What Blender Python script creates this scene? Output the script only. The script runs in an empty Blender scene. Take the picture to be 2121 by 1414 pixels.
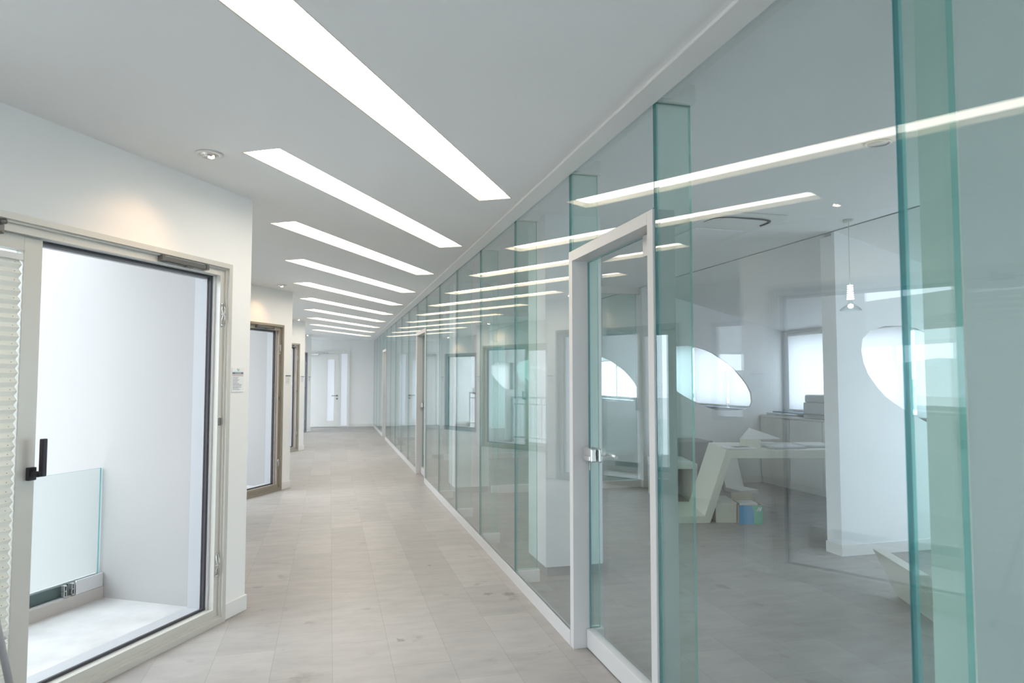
import bpy, bmesh, math, random
from mathutils import Vector, Matrix
random.seed(7)
S = bpy.context.scene
C = S.collection

# ------------------------------------------------------------------ camera, world, lights, exposure
FPX, W_PX, H_PX = 1414.0, 2121, 1414
EYE = 1.45
PITCH = math.atan((783 - 707) / FPX)
YAW = math.radians(14.927)
cam_d = bpy.data.cameras.new('camera')
cam = bpy.data.objects.new('camera', cam_d)
C.objects.link(cam)
cam_d.sensor_width = 36.0
cam_d.lens = 36.0 * FPX / W_PX
cam.location = (0, 0, EYE)
cam.rotation_euler = (math.pi / 2 + PITCH, 0, -YAW)
cam_d.clip_start = 0.05
cam_d.clip_end = 600
cam_d.dof.use_dof = True
cam_d.dof.focus_distance = 5.0
cam_d.dof.aperture_fstop = 4.0
S.camera = cam

world = bpy.data.worlds.new('overcast_sky')
S.world = world
world.use_nodes = True
bg = world.node_tree.nodes['Background']
bg.inputs['Color'].default_value = (0.79, 0.895, 1.0, 1)
bg.inputs['Strength'].default_value = 3.3

PANEL_STRENGTH = 5.4
PANEL_COLOR = (1.0, 0.90, 0.77)
SPOT_WATT = 3.2

S.view_settings.view_transform = 'Standard'
S.view_settings.look = 'None'
S.view_settings.gamma = 1.0
S.view_settings.use_curve_mapping = False
S.view_settings.exposure = 1.05
S.cycles.use_denoising = True
S.cycles.max_bounces = 11
S.cycles.diffuse_bounces = 5
S.cycles.glossy_bounces = 4
S.cycles.transmission_bounces = 6
S.cycles.transparent_max_bounces = 48
S.cycles.sample_clamp_indirect = 8.0
S.cycles.caustics_reflective = False
S.cycles.caustics_refractive = False

# ------------------------------------------------------------------ materials
def mat(name, col, rough=0.5, metal=0.0, noise=0.0, nscale=6.0, bump=0.0, spec=0.5, emit=None, estr=0.0):
    m = bpy.data.materials.new(name)
    m.use_nodes = True
    nt = m.node_tree
    p = nt.nodes['Principled BSDF']
    p.inputs['Base Color'].default_value = (*col, 1)
    p.inputs['Roughness'].default_value = rough
    p.inputs['Metallic'].default_value = metal
    p.inputs['Specular IOR Level'].default_value = spec
    if noise or bump:
        tc = nt.nodes.new('ShaderNodeTexCoord')
        n = nt.nodes.new('ShaderNodeTexNoise')
        n.inputs['Scale'].default_value = nscale
        n.inputs['Detail'].default_value = 4
        nt.links.new(tc.outputs['Object'], n.inputs['Vector'])
        if noise:
            r = nt.nodes.new('ShaderNodeValToRGB')
            r.color_ramp.elements[0].position = 0.3
            r.color_ramp.elements[1].position = 0.7
            r.color_ramp.elements[0].color = (*[max(0, c * (1 - noise)) for c in col], 1)
            r.color_ramp.elements[1].color = (*[min(1, c * (1 + noise * 0.5)) for c in col], 1)
            nt.links.new(n.outputs['Fac'], r.inputs['Fac'])
            nt.links.new(r.outputs['Color'], p.inputs['Base Color'])
        if bump:
            b = nt.nodes.new('ShaderNodeBump')
            b.inputs['Strength'].default_value = bump
            b.inputs['Distance'].default_value = 0.002
            nt.links.new(n.outputs['Fac'], b.inputs['Height'])
            nt.links.new(b.outputs['Normal'], p.inputs['Normal'])
    if emit:
        p.inputs['Emission Color'].default_value = (*emit, 1)
        p.inputs['Emission Strength'].default_value = estr
    return m

def glass_mat(name, tint, refl=1.0, ior=1.5):
    m = bpy.data.materials.new(name)
    m.use_nodes = True
    nt = m.node_tree
    nt.nodes.clear()
    out = nt.nodes.new('ShaderNodeOutputMaterial')
    mix = nt.nodes.new('ShaderNodeMixShader')
    tr = nt.nodes.new('ShaderNodeBsdfTransparent')
    tr.inputs['Color'].default_value = (*tint, 1)
    gl = nt.nodes.new('ShaderNodeBsdfGlossy')
    gl.inputs['Color'].default_value = (refl, refl, refl, 1)
    gl.inputs['Roughness'].default_value = 0.0
    fr = nt.nodes.new('ShaderNodeFresnel')
    # the slab shares one index on both faces, so back faces get the same front-side Fresnel
    geo = nt.nodes.new('ShaderNodeNewGeometry')
    a = nt.nodes.new('ShaderNodeMath'); a.operation = 'MULTIPLY'; a.inputs[1].default_value = (1 / ior - ior)
    b = nt.nodes.new('ShaderNodeMath'); b.operation = 'ADD'; b.inputs[1].default_value = ior
    nt.links.new(geo.outputs['Backfacing'], a.inputs[0])
    nt.links.new(a.outputs[0], b.inputs[0])
    # Blender's Fresnel node inverts the index on back faces: give it 1/ior there
    nt.links.new(b.outputs[0], fr.inputs['IOR'])
    nt.links.new(fr.outputs['Fac'], mix.inputs['Fac'])
    nt.links.new(tr.outputs[0], mix.inputs[1])
    nt.links.new(gl.outputs[0], mix.inputs[2])
    nt.links.new(mix.outputs[0], out.inputs['Surface'])
    return m

def edge_mat(name, col, mixf=0.5):
    m = bpy.data.materials.new(name)
    m.use_nodes = True
    nt = m.node_tree
    p = nt.nodes['Principled BSDF']
    p.inputs['Base Color'].default_value = (*col, 1)
    p.inputs['Roughness'].default_value = 0.15
    out = nt.nodes['Material Output']
    tr = nt.nodes.new('ShaderNodeBsdfTransparent')
    tr.inputs['Color'].default_value = (*col, 1)
    mx = nt.nodes.new('ShaderNodeMixShader')
    mx.inputs['Fac'].default_value = mixf
    nt.links.new(tr.outputs[0], mx.inputs[1])
    nt.links.new(p.outputs[0], mx.inputs[2])
    nt.links.new(mx.outputs[0], out.inputs['Surface'])
    return m

SMUDGES = [(1.19, 4.53, 0.045), (1.05, 4.57, 0.03), (0.405, 3.90, 0.025), (0.77, 5.37, 0.02)]
def floor_mat():
    m = bpy.data.materials.new('vinyl_tile')
    m.use_nodes = True
    nt = m.node_tree
    N, L = nt.nodes, nt.links
    p = N['Principled BSDF']
    tc = N.new('ShaderNodeTexCoord')
    sep = N.new('ShaderNodeSeparateXYZ'); L.new(tc.outputs['Object'], sep.inputs[0])
    ax = N.new('ShaderNodeMath'); ax.operation = 'ADD'; ax.inputs[1].default_value = 10 * 0.295 - 0.033
    L.new(sep.outputs['X'], ax.inputs[0])
    ay = N.new('ShaderNodeMath'); ay.operation = 'ADD'; ay.inputs[1].default_value = 12.05
    L.new(sep.outputs['Y'], ay.inputs[0])
    cmb = N.new('ShaderNodeCombineXYZ')
    L.new(ay.outputs[0], cmb.inputs[0]); L.new(ax.outputs[0], cmb.inputs[1])
    br = N.new('ShaderNodeTexBrick')
    br.inputs['Scale'].default_value = 1.0
    br.inputs['Brick Width'].default_value = 0.6
    br.inputs['Row Height'].default_value = 0.295
    br.inputs['Mortar Size'].default_value = 0.0011
    br.inputs['Mortar Smooth'].default_value = 0.3
    br.inputs['Color1'].default_value = (0.340, 0.322, 0.304, 1)
    br.inputs['Color2'].default_value = (0.392, 0.372, 0.352, 1)
    br.inputs['Mortar'].default_value = (0.24, 0.225, 0.21, 1)
    br.offset = 0.37; br.offset_frequency = 2
    L.new(cmb.outputs[0], br.inputs['Vector'])
    mp = N.new('ShaderNodeMapping'); mp.inputs['Scale'].default_value = (2.4, 6.0, 1)
    L.new(tc.outputs['Object'], mp.inputs['Vector'])
    n1 = N.new('ShaderNodeTexNoise'); n1.inputs['Scale'].default_value = 1.6; n1.inputs['Detail'].default_value = 7
    n1.inputs['Roughness'].default_value = 0.62
    L.new(mp.outputs[0], n1.inputs['Vector'])
    r1 = N.new('ShaderNodeValToRGB')
    r1.color_ramp.elements[0].position = 0.32; r1.color_ramp.elements[0].color = (0.78, 0.775, 0.77, 1)
    r1.color_ramp.elements[1].position = 0.66; r1.color_ramp.elements[1].color = (1.06, 1.06, 1.06, 1)
    L.new(n1.outputs['Fac'], r1.inputs['Fac'])
    mx = N.new('ShaderNodeMix'); mx.data_type = 'RGBA'; mx.blend_type = 'MULTIPLY'; mx.inputs[0].default_value = 0.6
    L.new(br.outputs['Color'], mx.inputs[6]); L.new(r1.outputs['Color'], mx.inputs[7])
    # scuffs and small dirt marks
    n2 = N.new('ShaderNodeTexNoise'); n2.inputs['Scale'].default_value = 5.5; n2.inputs['Detail'].default_value = 5
    L.new(tc.outputs['Object'], n2.inputs['Vector'])
    r2 = N.new('ShaderNodeValToRGB')
    r2.color_ramp.elements[0].position = 0.27; r2.color_ramp.elements[0].color = (0.78, 0.77, 0.75, 1)
    r2.color_ramp.elements[1].position = 0.36; r2.color_ramp.elements[1].color = (1, 1, 1, 1)
    L.new(n2.outputs['Fac'], r2.inputs['Fac'])
    m2 = N.new('ShaderNodeMix'); m2.data_type = 'RGBA'; m2.blend_type = 'MULTIPLY'; m2.inputs[0].default_value = 1.0
    L.new(mx.outputs[2], m2.inputs[6]); L.new(r2.outputs['Color'], m2.inputs[7])
    # a few dried smudges where people walk
    prev = m2.outputs[2]
    wob = N.new('ShaderNodeTexNoise'); wob.inputs['Scale'].default_value = 38; wob.inputs['Detail'].default_value = 3
    L.new(tc.outputs['Object'], wob.inputs['Vector'])
    for (sx, sy, sr) in SMUDGES:
        ds = N.new('ShaderNodeVectorMath'); ds.operation = 'DISTANCE'; ds.inputs[1].default_value = (sx, sy, 0)
        L.new(tc.outputs['Object'], ds.inputs[0])
        ad = N.new('ShaderNodeMath'); ad.operation = 'MULTIPLY_ADD'; ad.inputs[1].default_value = 0.09; L.new(wob.outputs['Fac'], ad.inputs[0]); L.new(ds.outputs['Value'], ad.inputs[2])
        mr = N.new('ShaderNodeMapRange'); mr.inputs[1].default_value = 0.045 + sr * .6; mr.inputs[2].default_value = 0.045 + sr; mr.inputs[3].default_value = 0.62; mr.inputs[4].default_value = 1.0
        L.new(ad.outputs[0], mr.inputs[0])
        mm = N.new('ShaderNodeMix'); mm.data_type = 'RGBA'; mm.blend_type = 'MULTIPLY'; mm.inputs[0].default_value = 1.0
        L.new(prev, mm.inputs[6]); L.new(mr.outputs[0], mm.inputs[7])
        prev = mm.outputs[2]
    L.new(prev, p.inputs['Base Color'])
    p.inputs['Roughness'].default_value = 0.42
    p.inputs['Specular IOR Level'].default_value = 0.35
    return m

def blind_mat(name, col, trans=0.5, lines=0.0):
    m = bpy.data.materials.new(name)
    m.use_nodes = True
    nt = m.node_tree
    N, L = nt.nodes, nt.links
    N.clear()
    out = N.new('ShaderNodeOutputMaterial')
    d = N.new('ShaderNodeBsdfDiffuse'); t = N.new('ShaderNodeBsdfTranslucent'); mx = N.new('ShaderNodeMixShader')
    d.inputs['Color'].default_value = (*col, 1); t.inputs['Color'].default_value = (*col, 1)
    mx.inputs['Fac'].default_value = trans
    if lines:
        tc = N.new('ShaderNodeTexCoord'); w = N.new('ShaderNodeTexNoise')
        mp = N.new('ShaderNodeMapping'); mp.inputs['Scale'].default_value = (1, 90, 3)
        L.new(tc.outputs['Object'], mp.inputs[0]); L.new(mp.outputs[0], w.inputs['Vector'])
        w.inputs['Scale'].default_value = 3
        r = N.new('ShaderNodeValToRGB')
        r.color_ramp.elements[0].color = (*[c * (1 - lines) for c in col], 1)
        r.color_ramp.elements[1].color = (*col, 1)
        L.new(w.outputs['Fac'], r.inputs['Fac'])
        L.new(r.outputs[0], d.inputs['Color']); L.new(r.outputs[0], t.inputs['Color'])
    L.new(d.outputs[0], mx.inputs[1]); L.new(t.outputs[0], mx.inputs[2]); L.new(mx.outputs[0], out.inputs['Surface'])
    return m

def emit_mat(name, col, st):
    m = bpy.data.materials.new(name)
    m.use_nodes = True
    nt = m.node_tree
    nt.nodes.clear()
    o = nt.nodes.new('ShaderNodeOutputMaterial'); e = nt.nodes.new('ShaderNodeEmission')
    e.inputs['Color'].default_value = (*col, 1); e.inputs['Strength'].default_value = st
    nt.links.new(e.outputs[0], o.inputs['Surface'])
    return m

M = dict(
    wall=mat('white_wall_paint', (0.92, 0.91, 0.895), 0.65, noise=0.012, nscale=2, bump=0.04),
    ceil=mat('white_ceiling_paint', (0.89, 0.89, 0.885), 0.8, noise=0.008, nscale=1.5),
    trim=mat('white_gloss_trim', (0.84, 0.83, 0.81), 0.35),
    floor=floor_mat(),
    concrete=mat('pale_concrete', (0.52, 0.50, 0.485), 0.8, noise=0.14, nscale=5, bump=0.1),
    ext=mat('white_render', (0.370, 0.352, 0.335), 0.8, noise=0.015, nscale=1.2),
    ground=mat('outdoor_paving', (0.72, 0.72, 0.70), 0.9, noise=0.1, nscale=0.4),
    hill=mat('wooded_hillside', (0.20, 0.25, 0.22), 0.9, noise=0.4, nscale=0.08),
    alu=mat('champagne_aluminium', (0.66, 0.64, 0.59), 0.38, 0.25),
    alu2=mat('pale_aluminium', (0.72, 0.72, 0.73), 0.35, 0.3),
    greyalu=mat('grey_aluminium', (0.42, 0.42, 0.43), 0.5, 0.1),
    doorgrey=mat('pale_grey_door_paint', (0.62, 0.615, 0.61), 0.4),
    rim=mat('cream_recess_paint', (0.46, 0.43, 0.36), 0.6),
    paleg=mat('pale_sage_paint', (0.60, 0.66, 0.60), 0.6),
    taupe=mat('taupe_frame_paint', (0.33, 0.29, 0.235), 0.4, 0.2),
    taupe2=mat('brown_frame_paint', (0.42, 0.385, 0.335), 0.4, 0.2),
    slate=mat('slate_frame_paint', (0.30, 0.32, 0.36), 0.4, 0.2),
    gasket=mat('dark_rubber', (0.045, 0.043, 0.05), 0.5),
    pinkish=mat('inner_track_liner', (0.50, 0.46, 0.44), 0.5),
    black=mat('black_metal', (0.05, 0.045, 0.055), 0.35, 0.6),
    dark=mat('dark_bronze_metal', (0.20, 0.19, 0.18), 0.3, 0.7),
    chrome=mat('brushed_steel', (0.72, 0.71, 0.70), 0.25, 0.9),
    white=mat('white_lacquer', (0.80, 0.80, 0.77), 0.35),
    cream=mat('cream_lacquer', (0.74, 0.74, 0.66), 0.4),
    officewhite=mat('office_white_paint', (0.88, 0.89, 0.90), 0.6, noise=0.01),
    plinth=mat('grey_plinth', (0.34, 0.35, 0.36), 0.6),
    sillm=mat('slate_blue_sill', (0.24, 0.30, 0.38), 0.4),
    paper=mat('white_paper', (0.86, 0.87, 0.88), 0.8),
    card=mat('tan_cardboard', (0.62, 0.57, 0.47), 0.8, noise=0.05),
    blue=mat('blue_print', (0.13, 0.42, 0.72), 0.5),
    green=mat('green_print', (0.14, 0.52, 0.36), 0.5),
    ink=mat('grey_ink', (0.25, 0.27, 0.30), 0.7),
    red=mat('red_ink', (0.66, 0.40, 0.40), 0.7),
    slatebar=mat('slate_ink', (0.22, 0.26, 0.31), 0.6),
    mint=mat('mint_ink', (0.45, 0.72, 0.62), 0.6),
    printer=mat('grey_plastic', (0.62, 0.64, 0.66), 0.5),
    steel=mat('cabinet_grey', (0.33, 0.35, 0.37), 0.5),
    glass=glass_mat('clear_glass_sheet', (0.955, 0.983, 0.992), 0.95, 1.45),
    fin=glass_mat('green_glass_sheet', (0.87, 0.975, 0.945), 0.8, 1.5),
    bglass=glass_mat('balustrade_glass', (0.93, 0.96, 0.955), 0.5, 1.4),
    wglass=glass_mat('window_glass', (0.97, 0.98, 0.98)),
    edge=edge_mat('glass_cut_edge', (0.40, 0.74, 0.70), 0.5),
    edge_d=edge_mat('glass_joint_edge', (0.17, 0.44, 0.45), 0.45),
    frost=blind_mat('frosted_glass', (0.92, 0.94, 0.97), 0.75),
    blind=blind_mat('roller_blind_cloth', (0.88, 0.88, 0.89), 0.62, 0.08),
    pleat=blind_mat('pleated_blind_cloth', (0.84, 0.83, 0.78), 0.35),
    panel=emit_mat('lit_diffuser', PANEL_COLOR, PANEL_STRENGTH),
    bulb=emit_mat('lit_bulb', (1.0, 0.80, 0.55), 14.0),
    coil=emit_mat('lit_coil', (1.0, 0.97, 0.93), 1.6),
)

# ------------------------------------------------------------------ mesh helpers
class MB:
    def __init__(s):
        s.bm = bmesh.new(); s.mats = []
    def mi(s, m):
        if m is None: return 0
        if m not in s.mats: s.mats.append(m)
        return s.mats.index(m)
    def box(s, x0, x1, y0, y1, z0, z1, m=None, bev=0.0):
        i = s.mi(m)
        vs = [s.bm.verts.new((x, y, z)) for z in (z0, z1) for y in (y0, y1) for x in (x0, x1)]
        fs = []
        for q in ((0, 2, 3, 1), (4, 5, 7, 6), (0, 1, 5, 4), (2, 6, 7, 3), (0, 4, 6, 2), (1, 3, 7, 5)):
            f = s.bm.faces.new([vs[k] for k in q]); f.material_index = i; fs.append(f)
        if bev:
            es = {e for f in fs for e in f.edges}
            r = bmesh.ops.bevel(s.bm, geom=list(es), offset=bev, segments=2, affect='EDGES', profile=0.5)
            for f in r['faces']: f.material_index = i
        return s
    def prism(s, pts, a, b, axis='z', m=None):
        """closed outline extruded along an axis from a to b; pts are the two other coordinates"""
        i = s.mi(m)
        def P(p, t):
            return {'z': (p[0], p[1], t), 'y': (p[0], t, p[1]), 'x': (t, p[0], p[1])}[axis]
        lo = [s.bm.verts.new(P(p, a)) for p in pts]
        hi = [s.bm.verts.new(P(p, b)) for p in pts]
        n = len(pts)
        fs = [s.bm.faces.new(lo[::-1]), s.bm.faces.new(hi)]
        for k in range(n):
            fs.append(s.bm.faces.new((lo[k], lo[(k + 1) % n], hi[(k + 1) % n], hi[k])))
        for f in fs: f.material_index = i
        return s
    def tube(s, path, r, m=None, seg=12, caps=True):
        i = s.mi(m)
        path = [Vector(p) for p in path]
        rs = r if isinstance(r, (list, tuple)) else [r] * len(path)
        rings = []
        up = None
        for k, p in enumerate(path):
            d = (path[min(k + 1, len(path) - 1)] - path[max(k - 1, 0)]).normalized()
            if up is None:
                up = d.orthogonal().normalized()
            a = (up - d * up.dot(d)).normalized(); up = a
            b = d.cross(a)
            rings.append([s.bm.verts.new(p + (a * math.cos(t) + b * math.sin(t)) * rs[k]) for t in [2 * math.pi * q / seg for q in range(seg)]])
        for k in range(len(rings) - 1):
            for q in range(seg):
                f = s.bm.faces.new((rings[k][q], rings[k][(q + 1) % seg], rings[k + 1][(q + 1) % seg], rings[k + 1][q]))
                f.material_index = i; f.smooth = True
        if caps:
            f = s.bm.faces.new(rings[0][::-1]); f.material_index = i
            f = s.bm.faces.new(rings[-1]); f.material_index = i
        return s
    def lathe(s, prof, c=(0, 0, 0), seg=28, m=None, smooth=True):
        i = s.mi(m)
        rings = []
        for r, z in prof:
            if r < 1e-6:
                rings.append([s.bm.verts.new((c[0], c[1], c[2] + z))])
            else:
                rings.append([s.bm.verts.new((c[0] + r * math.cos(t), c[1] + r * math.sin(t), c[2] + z)) for t in [2 * math.pi * q / seg for q in range(seg)]])
        for k in range(len(rings) - 1):
            A, B = rings[k], rings[k + 1]
            for q in range(seg):
                q2 = (q + 1) % seg
                if len(A) == 1 and len(B) == 1: continue
                if len(A) == 1: vs = (A[0], B[q2], B[q])
                elif len(B) == 1: vs = (A[q], A[q2], B[0])
                else: vs = (A[q], A[q2], B[q2], B[q])
                f = s.bm.faces.new(vs); f.material_index = i; f.smooth = smooth
        return s
    def poly(s, pts, m=None):
        i = s.mi(m)
        f = s.bm.faces.new([s.bm.verts.new(p) for p in pts]); f.material_index = i
        return s
    def build(s, name, m=None, parent=None, loc=None):
        bmesh.ops.recalc_face_normals(s.bm, faces=s.bm.faces[:])
        me = bpy.data.meshes.new(name)
        s.bm.to_mesh(me); s.bm.free()
        ms = s.mats if s.mats else [m]
        for x in ms: me.materials.append(x)
        o = bpy.data.objects.new(name, me)
        C.objects.link(o)
        if parent is not None: o.parent = parent
        if loc: o.location = loc
        return o

def glazing(mb_bounds, name, face, edge, parent, thin):
    """a sheet of glass: large faces get the sheet material, the cut edges their own"""
    x0, x1, y0, y1, z0, z1 = mb_bounds
    b = MB(); b.mats = [face, edge]
    b.box(x0, x1, y0, y1, z0, z1, face)
    ax = {'x': 0, 'y': 1, 'z': 2}[thin]
    b.bm.normal_update()
    for f in b.bm.faces:
        n = f.normal
        f.material_index = 0 if abs(n[ax]) > 0.5 else 1
    return b.build(name, None, parent)

def empty(name, loc=(0, 0, 0), rz=0.0):
    o = bpy.data.objects.new(name, None)
    C.objects.link(o); o.location = loc; o.rotation_euler = (0, 0, rz); o.empty_display_size = 0.1
    return o
def tag(o, label=None, cat=None, group=None, kind=None):
    if label: o['label'] = label
    if cat: o['category'] = cat
    if group: o['group'] = group
    if kind: o['kind'] = kind
    return o
def struct(o, label=None, cat=None):
    o['kind'] = 'structure'
    return tag(o, label, cat)
def copy_tree(o, parent=None):
    c = o.copy(); C.objects.link(c)
    if parent is not None:
        c.parent = parent
        c.matrix_parent_inverse = o.matrix_parent_inverse.copy()
    for ch in list(o.children): copy_tree(ch, c)
    return c
def carve(o, cutters):
    """cut openings out of o and keep the result as plain mesh"""
    me = bpy.data.meshes.new('cut')
    bm = bmesh.new()
    for c in cutters:
        bm.from_mesh(c.data)
    bm.to_mesh(me); bm.free()
    co = bpy.data.objects.new('cut', me); C.objects.link(co)
    md = o.modifiers.new('cut', 'BOOLEAN'); md.operation = 'DIFFERENCE'; md.solver = 'EXACT'; md.object = co
    dg = bpy.context.evaluated_depsgraph_get(); dg.update()
    nm = bpy.data.meshes.new_from_object(o.evaluated_get(dg))
    o.modifiers.clear(); old = o.data; o.data = nm
    nm.name = old.name
    bpy.data.objects.remove(co)
    for c in cutters: bpy.data.objects.remove(c)
    return o

# ------------------------------------------------------------------ plan of the place
H = 2.60
HO = 2.68                      # office ceiling
A31 = math.radians(31)
D = Vector((math.sin(A31), math.cos(A31), 0))
NR = Vector((math.cos(A31), -math.sin(A31), 0))
BAY = 4.96
K0 = Vector((-0.5, 4.65, 0))
def K(i): return K0 + Vector((0, BAY * i, 0))
RZ = math.pi / 2 - A31          # local x along the angled wall, local y outwards
RET = 2.555                     # return wall length
WLEN = 4.25                     # angled wall length
def loc2w(i, s, y, z=0): return K(i) + D * s - NR * y + Vector((0, 0, z))
GX0, GX1 = 1.290, 1.302         # glass wall plane
END = 21.1
BACK = -4.0
OX = 6.25                       # office outer wall
PX = 4.06                       # office partitions start here
PARTS_Y = [4.77, 8.42, 12.07, 15.72, 19.37]

# zigzag outline (corridor side)
zig = []
for i in range(3, -2, -1):
    k = K(i)
    zig.append((k.x, k.y))
    r = k - D * WLEN
    zig.append((r.x, r.y))
k4 = K(3) - NR * RET
zz_far = [(k4.x, END), (k4.x, k4.y)]
last = zig[-1]
corr_poly = [(1.285, BACK), (1.285, END)] + [(K(3).x - NR.x * 1.5, END), (K(3).x - NR.x * 1.5, K(3).y - NR.y * 1.5)] + zig + [(last[0], BACK)]

# floor: corridor outline plus the offices, one vinyl floor
fl = MB()
fl.prism([(OX, BACK), (OX, END)] + corr_poly[2:], -0.12, 0.0, 'z')
struct(fl.build('floor', M['floor']))

# ------------------------------------------------------------------ ceiling with the slots for the light panels
LW, LL = 0.2245, 2.66
lights = []
for k in range(-1, 9):
    c0 = Vector((-0.451, 3.663 + 1.653 * k, 0))
    lights.append(c0)
ce = MB()
ce.prism(corr_poly, H, H + 0.075, 'z')
ceiling = ce.build('ceiling', M['ceil'])
cutters = []
for c0 in lights:
    q = [c0, c0 + NR * LW, c0 + NR * LW + D * LL, c0 + D * LL]
    b = MB(); b.prism([(p.x, p.y) for p in q], H - 0.05, H + 0.2, 'z')
    cutters.append(b.build('cut', M['ceil']))
carve(ceiling, cutters)
struct(ceiling)
names = ['largest, cut by the top edge of the photo', 'second from the near end, beside the largest downlight', 'third from the near end', 'fourth from the near end',
         'fifth from the near end', 'sixth from the near end', 'seventh from the near end', 'eighth from the near end', 'second last before the white end door', 'last before the white end door']
for n, c0 in enumerate(lights):
    root = empty('ceiling_light', (c0.x, c0.y, H), RZ)
    nm = names[n] if n < len(names) else names[-1]
    tag(root, 'recessed linear ceiling light, ' + nm, 'light', 'slanted light strips along the corridor ceiling')
    # local x along the strip, local y = -NR
    b = MB()
    t, hh = 0.005, 0.045
    b.box(0, LL, -t, 0, 0, hh); b.box(0, LL, -LW, -LW + t, 0, hh)
    b.box(0, t, -LW + t, -t, 0, hh); b.box(LL - t, LL, -LW + t, -t, 0, hh)
    b.box(0, LL, -LW, 0, hh, hh + 0.01)
    b.build('frame', M['rim'], root)
    b = MB(); b.box(t + .012, LL - t - .012, -LW + t + .003, -t - .006, 0.030, 0.040)
    b.build('diffuser', M['panel'], root)

# roof over everything, carried out above the balconies
over = []
for i in range(3, -2, -1):
    a = loc2w(i, 0.0, 1.15); r = loc2w(i, -WLEN - 0.0, 1.15)
    over += [(a.x, a.y), (r.x, r.y)]
rf = MB()
rf.prism([(OX + 0.3, BACK - .2), (OX + 0.3, END + .2), (-2.2, END + .2)] + over + [(over[-1][0], BACK - .2)], HO + 0.06, HO + 0.3, 'z')
struct(rf.build('trim_1', M['ext']))

# ------------------------------------------------------------------ angled walls, return walls, balconies
def leaf_outline():
    pts = [(4.30, 1.68), (4.318, 1.78), (4.40, 1.85), (4.545, 1.893), (4.72, 1.898), (4.87, 1.88), (5.01, 1.842), (5.12, 1.80),
           (5.235, 1.735), (5.345, 1.665), (5.455, 1.585), (5.58, 1.457), (5.66, 1.36), (5.72, 1.25), (5.735, 1.12), (5.70, 1.05), (5.60, 1.01), (5.40, 0.995),
           (5.15, 1.01), (4.95, 1.075), (4.78, 1.155), (4.70, 1.195), (4.61, 1.245), (4.535, 1.295), (4.45, 1.375), (4.365, 1.48), (4.32, 1.58)]
    return pts

FR_R, FR_L, FR_T = -0.20, -2.22, 2.145
for i in range(-1, 4):
    k = K(i)
    w = MB()
    if i >= 0:
        w.box(FR_R, 0, 0, 0.16, 0, H)
        w.box(FR_L, FR_R, 0, 0.16, FR_T, H)
        w.box(-WLEN, FR_L, 0, 0.16, 0, H)
    else:
        w.box(-WLEN, 0, 0, 0.16, 0, H)
    o = w.build('wall_left', M['wall'])
    if True:
        # fixed window added in each angled wall for daylight; second bay's follows a reflection
        a_, c_ = {0: (-4.05, -2.40), -1: (-4.05, -0.35), 1: (-4.05, -2.64)}.get(i, (-4.05, -2.40))
        za, zb = (0.95, 2.12) if i == 1 else (0.12, 2.45)
        q = MB(); q.box(a_, c_, -.3, .5, za, zb)
        carve(o, [q.build('cut', M['wall'])])
        rw = empty('window_%d' % (10 + i + 1), k, RZ); struct(rw)
        q = MB(); q.box(a_, c_, .05, .11, za, za + .05); q.box(a_, c_, .05, .11, zb - .05, zb)
        for xx in (a_, (a_ + c_) / 2 - .025, c_ - .05): q.box(xx, xx + .05, .05, .11, za + .05, zb - .05)
        q.build('window_frame', M['alu'], rw)
        q = MB(); q.box(a_ + .05, c_ - .05, .078, .084, za + .05, zb - .05); q.build('window_pane', M['wglass'], rw)
    o.location = k; o.rotation_euler = (0, 0, RZ)
    struct(o)
    r = MB(); r.box(-0.10, 0, 0.16, RET + 0.1, -3.6 if i >= 0 else -.2, HO + .06)
    o = r.build('wall_return', M['ext'])
    if i == 2:
        # cut-out in the white return wall, seen by reflection
        pts = [(0.32, 1.60), (0.36, 1.72), (0.46, 1.79), (0.66, 1.81), (1.04, 1.80), (1.04, 1.20), (0.86, 1.19), (0.70, 1.26), (0.52, 1.40), (0.38, 1.52)]
        c = MB(); c.prism(pts, -0.3, 0.3, 'x')
        carve(o, [c.build('cut', M['ext'])])
    if i == 3:  # unseen opening added so that daylight reaches the end wall
        c = MB(); c.box(-.3, .3, 0.45, 2.3, .12, 2.45)
        carve(o, [c.build('cut', M['ext'])])
    o.location = k; o.rotation_euler = (0, 0, RZ)
    struct(o)
    # baseboards on the corridor side
    if i >= 0:
        b = MB(); b.box(FR_R + .012, 0.012, -0.012, 0.0, 0, 0.095, None, 0.003); b.box(0, 0.012, 0, 0.5, 0, 0.095)
        b.box(-WLEN + .05, FR_L - .01, -0.012, 0.0, 0, 0.095)
        o = b.build('baseboard_left', M['trim']); o.location = k; o.rotation_euler = (0, 0, RZ)
        struct(o)
    # plaster finish of the return wall on its corridor side
    p = MB(); p.box(0.0, 0.004, 0.0, RET, 0.0, H)
    o = p.build('wall_return_inner', M['wall'])
    if i == 3:
        c = MB(); c.box(-.3, .3, 0.45, 2.3, .12, 2.45)
        carve(o, [c.build('cut', M['wall'])])
        rw = empty('window_14', k, RZ); struct(rw)  # window of the added opening, hidden behind the last pier
        q = MB(); q.box(-.07, -.02, .45, 2.3, .12, .17); q.box(-.07, -.02, .45, 2.3, 2.40, 2.45); q.box(-.07, -.02, .45, .5, .17, 2.4); q.box(-.07, -.02, 2.25, 2.3, .17, 2.4); q.build('window_frame', M['alu'], rw)
        q = MB(); q.box(-.05, -.044, .5, 2.25, .17, 2.4); q.build('window_pane', M['wglass'], rw)
    o.location = k; o.rotation_euler = (0, 0, RZ)
    struct(o)

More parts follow.
